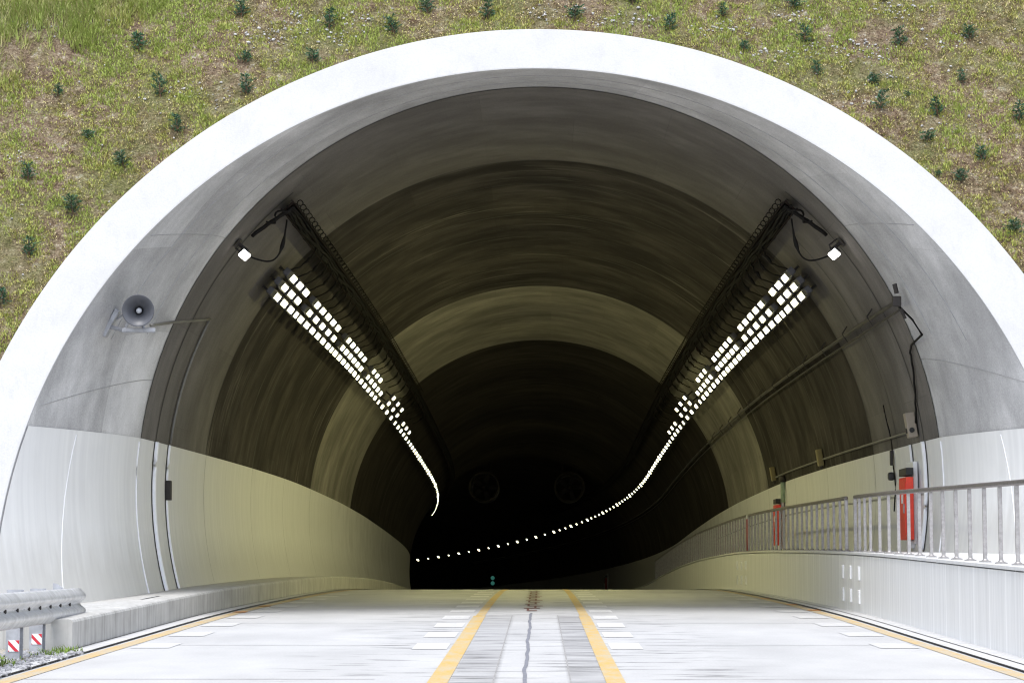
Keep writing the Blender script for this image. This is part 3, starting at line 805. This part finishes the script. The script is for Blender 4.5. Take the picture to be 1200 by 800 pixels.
# ------------------------------------------------------------------ railings
def railing(d0, d1, label, pitch_, xr=4.22, extra=()):
    o = thing('railing', label, 'railing', W(d1, xr, RW), 'steel railings on the raised walkway')
    org = o.location
    n = int(round((d1 - d0) / pitch_)); dl = [d0 + (d1 - d0) * i / n for i in range(n + 1)]
    dl += list(extra); n += len(extra); d1 = max(dl)
    mb = MB(); mb.tube([W(d, xr, RW + .725) - org for d in np.linspace(d0 - .03, d1 + .03, n * 2 + 1)], .026, 10); mb.build('top_rail', M['rail'], o, smooth=True)
    for i, d in enumerate(dl):
        end = i in (0, n)
        p = W(d, xr, RW) - org
        mb = MB(); bw = .046 if end else .038; mb.bbox(p + Vector((0, 0, .3575)), (bw, bw * .7, .715), .004)
        mb.lathe([(0, .0), (.06, .0), (.06, .008), (.03, .02), (.022, .03)], 12, Matrix.Translation(p))
        mb.build('end_post' if end else 'baluster', M['steel'], o)
    return o
railing(4.7, 28.7, 'nearest steel railing on the raised walkway at the right edge', .75, 4.22, (29.5, 30.0, 30.5, 30.9))
railing(31.8, 46.6, 'middle steel railing with many thin bars past the gap', .68)
railing(47.1, 62.0, 'third steel railing starting at the slim red pole', .68)
railing(62.4, 84.0, 'farthest steel railing fading into the dark right curve', .72)
# extra post at the start of the near railing
# ------------------------------------------------------------------ guardrail
g0, g1 = Vector((-4.49, 22.6)), Vector((-4.30, 18.4))
def gp(s):                      # s metres from the far end towards the camera
    u = (g1 - g0).normalized(); return g0 + u * s
gr = thing('guardrail', 'galvanised corrugated guardrail ending at the left kerb', 'guardrail', (g0.x, g0.y, 0))
org = gr.location
prof = [(-.005, .0), (.012, .012), (.045, .045), (.062, .075), (.058, .10), (.02, .128), (.002, .150), (.02, .172), (.058, .20), (.062, .225), (.045, .255), (.012, .288), (-.005, .30)]
mb = MB(); rows = []
for s in list(np.arange(0, 14, .5)):
    p = gp(s); zb = road_z(p.y) + .22 + .018 * s
    rows.append([Vector((p.x + a, p.y, zb + b)) - org for a, b in prof])
mb.grid(rows)
ob = mb.build('beam', M['galv'], gr, smooth=True)
sm = ob.modifiers.new('thickness', 'SOLIDIFY'); sm.thickness = .006
for s in np.arange(.7, 9, .55):
    p = gp(s); mb = MB(); zb = road_z(p.y) + .22 + .018 * s
    mb.lathe([(0, .022), (.016, .02), (.02, .0)], 10, Matrix.Translation(Vector((p.x + .002, p.y, zb + .150)) - org) @ Matrix.Rotation(R_(90), 4, 'Y')); mb.build('bolt', M['dark_metal'], gr)
def post(s, cap=False):
    p = gp(s); z0 = road_z(p.y) - .3; z1 = road_z(p.y) + .53
    H = z1 - z0; z1 += .02 * s; H = z1 - z0; c = Vector((p.x - .07, p.y, (z0 + z1) / 2)) - org
    mb = MB(); mb.box(c + Vector((0, -.06, 0)), (.118, .008, H)); mb.box(c + Vector((0, .06, 0)), (.118, .008, H)); mb.box(c, (.008, .112, H))
    o = mb.build('post', M['galv_post'], gr)
    fz = road_z(p.y) + .075; fx_ = p.x - .06; fy = p.y - .067
    mb = MB(); mb.box(Vector((fx_, fy, fz + .05)) - org, (.092, .004, .094)); r = mb.build('reflector', M['white_tape'], o)
    mb = MB()
    def poly(pts): 
        vs = [Vector((fx_ - .0455 + .091 * a, fy - .004, fz + .0035 + .093 * b)) - org for a, b in pts]; mb.add(vs, [tuple(range(len(vs)))])
    poly([(0, .0), (0, .12), (.12, 0)]) ; poly([(0, 1), (0, .62), (.62, 0), (1, 0)]); poly([(.62, 1), (1, .62), (1, 1)])
    mb.build('red_stripes', M['red_tape'], r)
    mb = MB(); mb.bbox(Vector((p.x - .02, p.y, road_z(p.y) + .345 + .018 * s)) - org, (.05, .09, .2), .006); mb.build('spacer', M['galv_post'], gr)
    return o
for s in (1.98, 3.1, 4.2, 5.3, 6.4, 7.5, 8.6, 9.7): post(s)
p = gp(.8); mb = MB()
c = Vector((p.x - .08, p.y, road_z(p.y))) - org
mb.add([c + Vector((x, y, z)) for y in (-.02, .02) for x, z in ((-.05, .2), (.07, .2), (.07, .50), (.03, .55), (-.02, .58), (-.05, .585))], [(0, 1, 2, 3, 4, 5), (11, 10, 9, 8, 7, 6)] + [(i, (i + 1) % 6 + 0, (i + 1) % 6 + 6, i + 6) for i in range(6)])
mb.build('end_fin', M['galv_post'], gr)

# ------------------------------------------------------------------ stones and gravel
def stones(name, pos, size, mat, flat=.7):
    base = []
    for k in range(5):
        bm = bmesh.new(); bmesh.ops.create_icosphere(bm, subdivisions=1, radius=1)
        for v in bm.verts: v.co *= random.uniform(.65, 1.15)
        bm.verts.index_update()
        base.append((np.array([v.co[:] for v in bm.verts]), [[v.index for v in f.verts] for f in bm.faces])); bm.free()
    V = []; F = []; n = 0
    for i, (p, s) in enumerate(zip(pos, size)):
        b, fs = base[i % 5]; th = random.random() * 6.28; c, s_ = math.cos(th), math.sin(th)
        q = b * np.array([s * random.uniform(.7, 1.3), s * random.uniform(.7, 1.3), s * flat])
        q = np.c_[q[:, 0] * c - q[:, 1] * s_, q[:, 0] * s_ + q[:, 1] * c, q[:, 2]] + np.array(p)
        V.append(q); F += [[k + n for k in f] for f in fs]; n += len(b)
    me = bpy.data.meshes.new(name); me.from_pydata(np.concatenate(V).tolist(), [], F); me.materials.append(mat)
    o = bpy.data.objects.new(name, me); COL.objects.link(o); return o
pos = []; sz = []
for _ in range(4200):
    y = random.uniform(9, 21.4); x = random.uniform(-5.6, -4.03)
    if y > 20.6 and x > -4.3: continue
    s = random.choice([.012, .016, .022, .028, .04]) * random.uniform(.8, 1.2)
    pos.append((x, y, road_z(y) + .005 + .012 * random.random())); sz.append(s)
tag(stones('gravel', pos, sz, M['grey_stone']), 'loose grey gravel under the guardrail', None, kind='stuff')
mb = MB(); rows = [[Vector((x, y, road_z(y) + h)) for x, h in ((-9, .0), (-6, .02), (-4.7, .02), (-4.1, .004))] for y in np.arange(-20, 24.5, 1)]
mb.grid(rows); struct('verge', mb, M['ground'], smooth=True)

def grass_obj(name, P, H, Wd, C, lean, nb=3, up=None):
    """P: n x 3 roots; every root carries nb thin blades (two-segment)"""
    n = len(P); N = n * nb
    P = np.repeat(P, nb, 0); H = np.repeat(H, nb) * rng.uniform(.6, 1.25, N); Wd = np.repeat(Wd, nb) * rng.uniform(.7, 1.3, N)
    C = np.repeat(C, nb, 0) * rng.uniform(.84, 1.16, (N, 1)); L = np.repeat(lean, nb)
    P = P + rng.normal(0, .018, (N, 3)) * np.array([1, .3, .5])
    th = rng.uniform(0, 2 * np.pi, N); ln = rng.uniform(.1, 1.0, N) * L
    dirv = np.c_[np.cos(th) * ln, np.sin(th) * ln * .6 - .35 * ln, np.ones(N) * .75 + rng.normal(0, .25, N)]
    dirv /= np.linalg.norm(dirv, axis=1)[:, None]
    wv = np.c_[np.cos(th + 1.57), np.sin(th + 1.57) * .6, np.zeros(N)]
    mid = P + dirv * (H * .55)[:, None]
    tipd = dirv + np.c_[np.cos(th) * .5 * L, np.sin(th) * .5 * L, -.35 * L]
    tip = mid + tipd * (H * .5)[:, None]
    w2 = wv * Wd[:, None] * .5
    V = np.stack([P - w2, P + w2, mid + w2 * .8, mid - w2 * .8, tip], 1).reshape(-1, 3)
    me = bpy.data.meshes.new(name)
    nf = N * 2; me.vertices.add(N * 5); me.vertices.foreach_set('co', V.astype(np.float32).ravel())
    b = (np.arange(N) * 5)[:, None]
    loops = np.concatenate([b + np.array([0, 1, 2, 3]), b + np.array([3, 2, 4])], 1).ravel()
    me.loops.add(len(loops)); me.loops.foreach_set('vertex_index', loops.astype(np.int32))
    tot = np.tile([4, 3], N); st = np.concatenate([[0], np.cumsum(tot)[:-1]])
    me.polygons.add(nf); me.polygons.foreach_set('loop_start', st.astype(np.int32)); me.polygons.foreach_set('loop_total', tot.astype(np.int32))
    me.update(calc_edges=True)
    at_ = me.attributes.new('Col', 'FLOAT_COLOR', 'POINT')
    CC = np.repeat(np.c_[np.clip(C, .01, .9), np.ones(N)], 5, 0)
    at_.data.foreach_set('color', CC.astype(np.float32).ravel())
    me.materials.append(M['grass'])
    o = bpy.data.objects.new(name, me); COL.objects.link(o); return o

# hillside grass: patchy straw, olive and green blades
n = 560000
x = rng.uniform(-13, 13, n); z = rng.uniform(-.9, 11.0, n)
keep = np.hypot(x - .033, z - .19) > 6.72
x, z = x[keep], z[keep]
f1 = fbm(x * .8 + 3, z * .8 + 8, 4); f2 = fbm(x * 2.6 + 50, z * 2.6 + 20, 4); f3 = fbm(x * 7 + 5, z * 7 + 77, 2)
bare = fbm(x * 1.5 + 90, z * 1.9 + 61, 4)
f4 = fbm(x * 13 + 9, z * 15 + 3, 2)
den = np.clip((f2 * .4 + f3 * .3 + f4 * .3 - .30) * 4.2, .05, 1) * np.clip((.74 - bare) * 9, .15, 1)
keep = rng.random(len(x)) < den
x, z, f1, f2, f3 = x[keep], z[keep], f1[keep], f2[keep], f3[keep]
y = hill_y(x, z)
gness = np.clip((f1 * .40 + f2 * .35 + f3 * .25 - .42) * 4.6 + .15 + rng.normal(0, .27, len(x)) + np.clip((z - 5.5) * .06, -.1, .2), 0, 1)[:, None]
straw = np.array([.46, .385, .225]); brown = np.array([.20, .125, .08]); olive = np.array([.32, .31, .085]); green = np.array([.225, .275, .06])
dry = np.where(rng.random((len(x), 1)) < .60, straw, brown)
C = np.where(gness < .5, dry * (1 - gness * 2) + olive * gness * 2, olive * (2 - gness * 2) + green * (gness * 2 - 1))
tall = np.clip((-x - 5.6 + (z - 7.2) * 1.4) * .9, 0, 1) * (z > 6.0) * np.clip((f1 - .38) * 6, 0, 1)
tall = np.maximum(tall, np.clip((x - 6.3 + (z - 7.6)) * .8, 0, 1) * (z > 6.3) * .45)
H = .016 + .034 * f3 + .016 * gness[:, 0] + tall * rng.uniform(.08, .30, len(x))
C = C * 1.18
C = C * (1 - tall[:, None] * .7) + np.where(rng.random((len(x), 1)) < .35, np.array([[.40, .36, .19]]), np.array([[.26, .33, .085]])) * tall[:, None] * .7
g = grass_obj('slope_grass', np.c_[x, y - .01, z + EYE], H, np.full(len(x), .0085), C, np.clip(2.2 - 2 * gness[:, 0] - tall, .8, 2.2))
tag(g, 'patchy green and straw coloured grass on the slope above the portal', None, kind='stuff')
# bare stony patches
px_ = [(300, 36), (350, 22), (325, 45), (1032, 14), (1050, 8), (862, 30), (842, 34), (905, 62), (960, 60), (1000, 52), (1012, 118), (1110, 52), (640, 14), (430, 22), (730, 25), (60, 30), (120, 28), (260, 112), (212, 108), (8, 182), (1030, 62), (1112, 145), (1035, 88), (935, 20), (395, 45)]
pos = []; sz = []
for (u, v) in px_:
    d_ = 25.0
    for _ in range(14):
        p = at(u, v, d_); d_ = float(hill_y(p.x, p.z - EYE))
    for _ in range(random.randint(20, 60)):
        a = p.x + random.gauss(0, .24); b = p.z - EYE + random.gauss(0, .09)
        if math.hypot(a - .033, b - .19) < 6.75: continue
        pos.append((a, float(hill_y(a, b)) - .015, b + EYE)); sz.append(random.choice([.008, .010, .013, .017, .026]) * random.uniform(.7, 1.2))
for _ in range(900):
    a = random.uniform(-12, 12); b = random.uniform(1, 10)
    if math.hypot(a - .033, b - .19) < 6.75: continue
    pos.append((a, float(hill_y(a, b)) - .015, b + EYE)); sz.append(random.choice([.006, .008, .012, .02]))
tag(stones('slope_stones', pos, sz, M['stone']), 'pale stones scattered over the bare patches of the slope', None, kind='stuff')
# weeds in the gravel
cl = [(-4.2, 20.45, 45, .06), (-4.45, 19.3, 22, .045), (-4.3, 18.6, 35, .045), (-4.25, 20.0, 20, .05), (-4.6, 17.8, 30, .08), (-4.28, 17.3, 25, .05)]
P = []; H = []
for a, b, k, h in cl:
    for _ in range(k): P.append((a + random.gauss(0, .07), b + random.gauss(0, .1), road_z(b) + .02)); H.append(h * random.uniform(.6, 1.2))
P = np.array(P); C = np.tile([.15, .22, .045], (len(P), 1)) * rng.uniform(.7, 1.3, (len(P), 1))
tag(grass_obj('roadside_weeds', P, np.array(H), np.full(len(P), .009), C, np.full(len(P), .9)), 'tufts of green weeds in the gravel by the guardrail', None, kind='stuff')

# ------------------------------------------------------------------ saplings
def sapling_mesh(seed, tall):
    r = random.Random(seed); V = []; F = []; C = []
    def leaf(p, dv, L, w_, col):
        t_ = dv.normalized(); s = t_.cross(Vector((r.uniform(-1, 1), r.uniform(-1, 1), r.uniform(.2, 1)))).normalized() * w_
        k = len(V); m_ = p + t_ * L * .5
        for q in (p, m_ + s, p + t_ * L + Vector((0, 0, -.15 * L)), m_ - s): V.append(tuple(q)); C.append(col)
        F.append((k, k + 1, k + 2, k + 3))
    nb = r.randint(20, 30); sk = [r.uniform(.5, 1.3) for _ in range(7)]
    for i in range(nb):
        h = (.08 + .92 * (i / nb) ** 1.1) * tall
        rad = (.15 if tall > .24 else .17) * (1 - .55 * (h / tall) ** 1.5) * r.uniform(.55, 1.15) * sk[i % 7]
        th = i * 2.4 + r.uniform(-.5, .5); dv = Vector((math.cos(th), math.sin(th), r.uniform(.1, .8)))
        for j in range(11):
            u = (j + 1) / 11; p = Vector((0, 0, h)) + dv.normalized() * rad * u
            g_ = r.uniform(.6, 1.35); tint = r.random()
            col = (.032 * g_ + .055 * tint * u, .070 * g_ + .06 * u, .046 * g_ + .03 * (1 - tint) * u, 1)
            if h < .22 * tall and r.random() < .4: col = (.14 * g_, .075 * g_, .05 * g_, 1)
            if r.random() < .08: col = (.20, .25, .20, 1)
            leaf(p, dv + Vector((r.uniform(-1, 1), r.uniform(-1, 1), r.uniform(-.4, .9))), r.uniform(.035, .075), r.uniform(.006, .012), col)
    me = bpy.data.meshes.new('foliage'); me.from_pydata(V, [], F)
    a_ = me.attributes.new('Col', 'FLOAT_COLOR', 'POINT'); a_.data.foreach_set('color', np.array(C, np.float32).ravel())
    me.materials.append(M['leaf']); return me
def stem_mesh(tall):
    mb = MB(); mb.tube([(0, 0, -.06), (.004, .003, tall * .4), (-.003, 0, tall * .95)], [.012, .009, .003], 6)
    o = mb.build('stem', M['stem']); me = o.data; bpy.data.objects.remove(o); return me
variants = [(sapling_mesh(s, t_), stem_mesh(t_), t_) for s, t_ in ((1, .30), (2, .30), (3, .21), (4, .21), (5, .26), (6, .33))]
S = [
 (163, 62, 27, 'bushy dark sapling standing alone near the upper left tall grass'),
 (283, 22, 25, 'dark sapling cut by the top edge above a pale stony patch on the left'),
 (385, 35, 25, 'slim sapling near the top edge between the stony patch and the rim crown'),
 (67, 115, 18, 'small dark sapling at far left under the tall grass clump'),
 (188, 114, 28, 'thin two-tuft sapling in straw grass in the middle of the left slope'),
 (287, 75, 15, 'small round sapling directly above a taller one on the left slope'),
 (366, 74, 16, 'low wide sapling just above the rim, left of its crown'),
 (289, 112, 26, 'upright sapling close to the rim below the small round one'),
 (208, 157, 24, 'feathery sapling just above the left shoulder of the rim'),
 (103, 166, 14, 'low squat sapling on the left slope between two dry patches'),
 (145, 197, 20, 'grey-green sapling nearest the rim on the left slope'),
 (33, 213, 24, 'loose sapling at far left with a reddish base'),
 (86, 251, 22, 'leaning sapling left of the rim in brown dry grass'),
 (34, 302, 26, 'lacy sapling at the left edge above the rim'),
 (0, 360, 26, 'lowest sapling cut by the left picture edge'),
 (462, 42, 26, 'dense sapling left of the rim crown, close above the rim'),
 (501, 17, 20, 'sapling at the top edge, first to the left over the rim crown'),
 (571, 24, 26, 'sapling above the rim crown, left of its highest point'),
 (674, 24, 17, 'short sapling above the rim crown, right of its highest point'),
 (741, 6, 14, 'sapling mostly cut by the top edge right of the rim crown'),
 (785, 38, 24, 'dark upright sapling close above the rim right of its crown'),
 (847, 22, 18, 'sapling beside a stony bare patch above the right shoulder of the rim'),
 (930, 12, 16, 'sapling at the top edge above the right shoulder'),
 (872, 61, 13, 'low round sapling close above the right shoulder of the rim'),
 (943, 52, 24, 'tall sapling right of a pale stone patch on the right slope'),
 (958, 90, 20, 'sparse sapling in short grass close above the right rim'),
 (1023, 101, 15, 'small round sapling directly above a taller pale green one'),
 (1057, 56, 26, 'largest bushy sapling high on the right slope'),
 (1136, 48, 19, 'dark sapling high at the right above bare stones'),
 (1129, 99, 18, 'compact dark sapling right of the bright green weed patch'),
 (1031, 130, 26, 'tall pale green sapling close above the right rim'),
 (1100, 138, 26, 'broad light green sapling mid right slope with a reddish foot'),
 (1090, 167, 14, 'low dark sapling under the broad light green one'),
 (1195, 145, 26, 'dark sapling cut by the right picture edge'),
 (1150, 189, 18, 'compact dark sapling on the lower right slope with bare soil below'),
 (1127, 215, 16, 'wide low sapling nearest the rim on the lower right slope'),
 (1190, 275, 18, 'lowest sapling on the right, beside the rim'),
 (1034, 3, 10, 'sapling tip at the very top edge near white stones on the right'),
 (1063, 114, 7, 'tiny seedling between two saplings on the right slope'),
 (1100, 208, 8, 'tiny flat seedling left of the wide low sapling'),
]
GS = 'saplings planted on the slope around the portal'
for i, (u, v, hpx, lab) in enumerate(S):
    d_ = 26.0
    for _ in range(16):
        p = at(u, v, d_); d_ = float(hill_y(p.x, p.z - EYE))
    h = hpx * d_ / 2700
    fm, sm_, tl = variants[(i * 5 + 2) % 2 if hpx > 23 else (2 + i % 2 if hpx < 18 else 4 + i % 2)]
    o = thing('conifer_sapling', lab, 'sapling', p, GS)
    s = h / tl * .95; o.scale = (s * random.uniform(.95, 1.15),) * 2 + (s,); o.rotation_euler = (random.uniform(-.22, .22), random.uniform(-.22, .22), random.uniform(0, 6.28))
    for nm, me in (('foliage', fm), ('stem', sm_)):
        c = bpy.data.objects.new(nm, me); COL.objects.link(c); c.parent = o
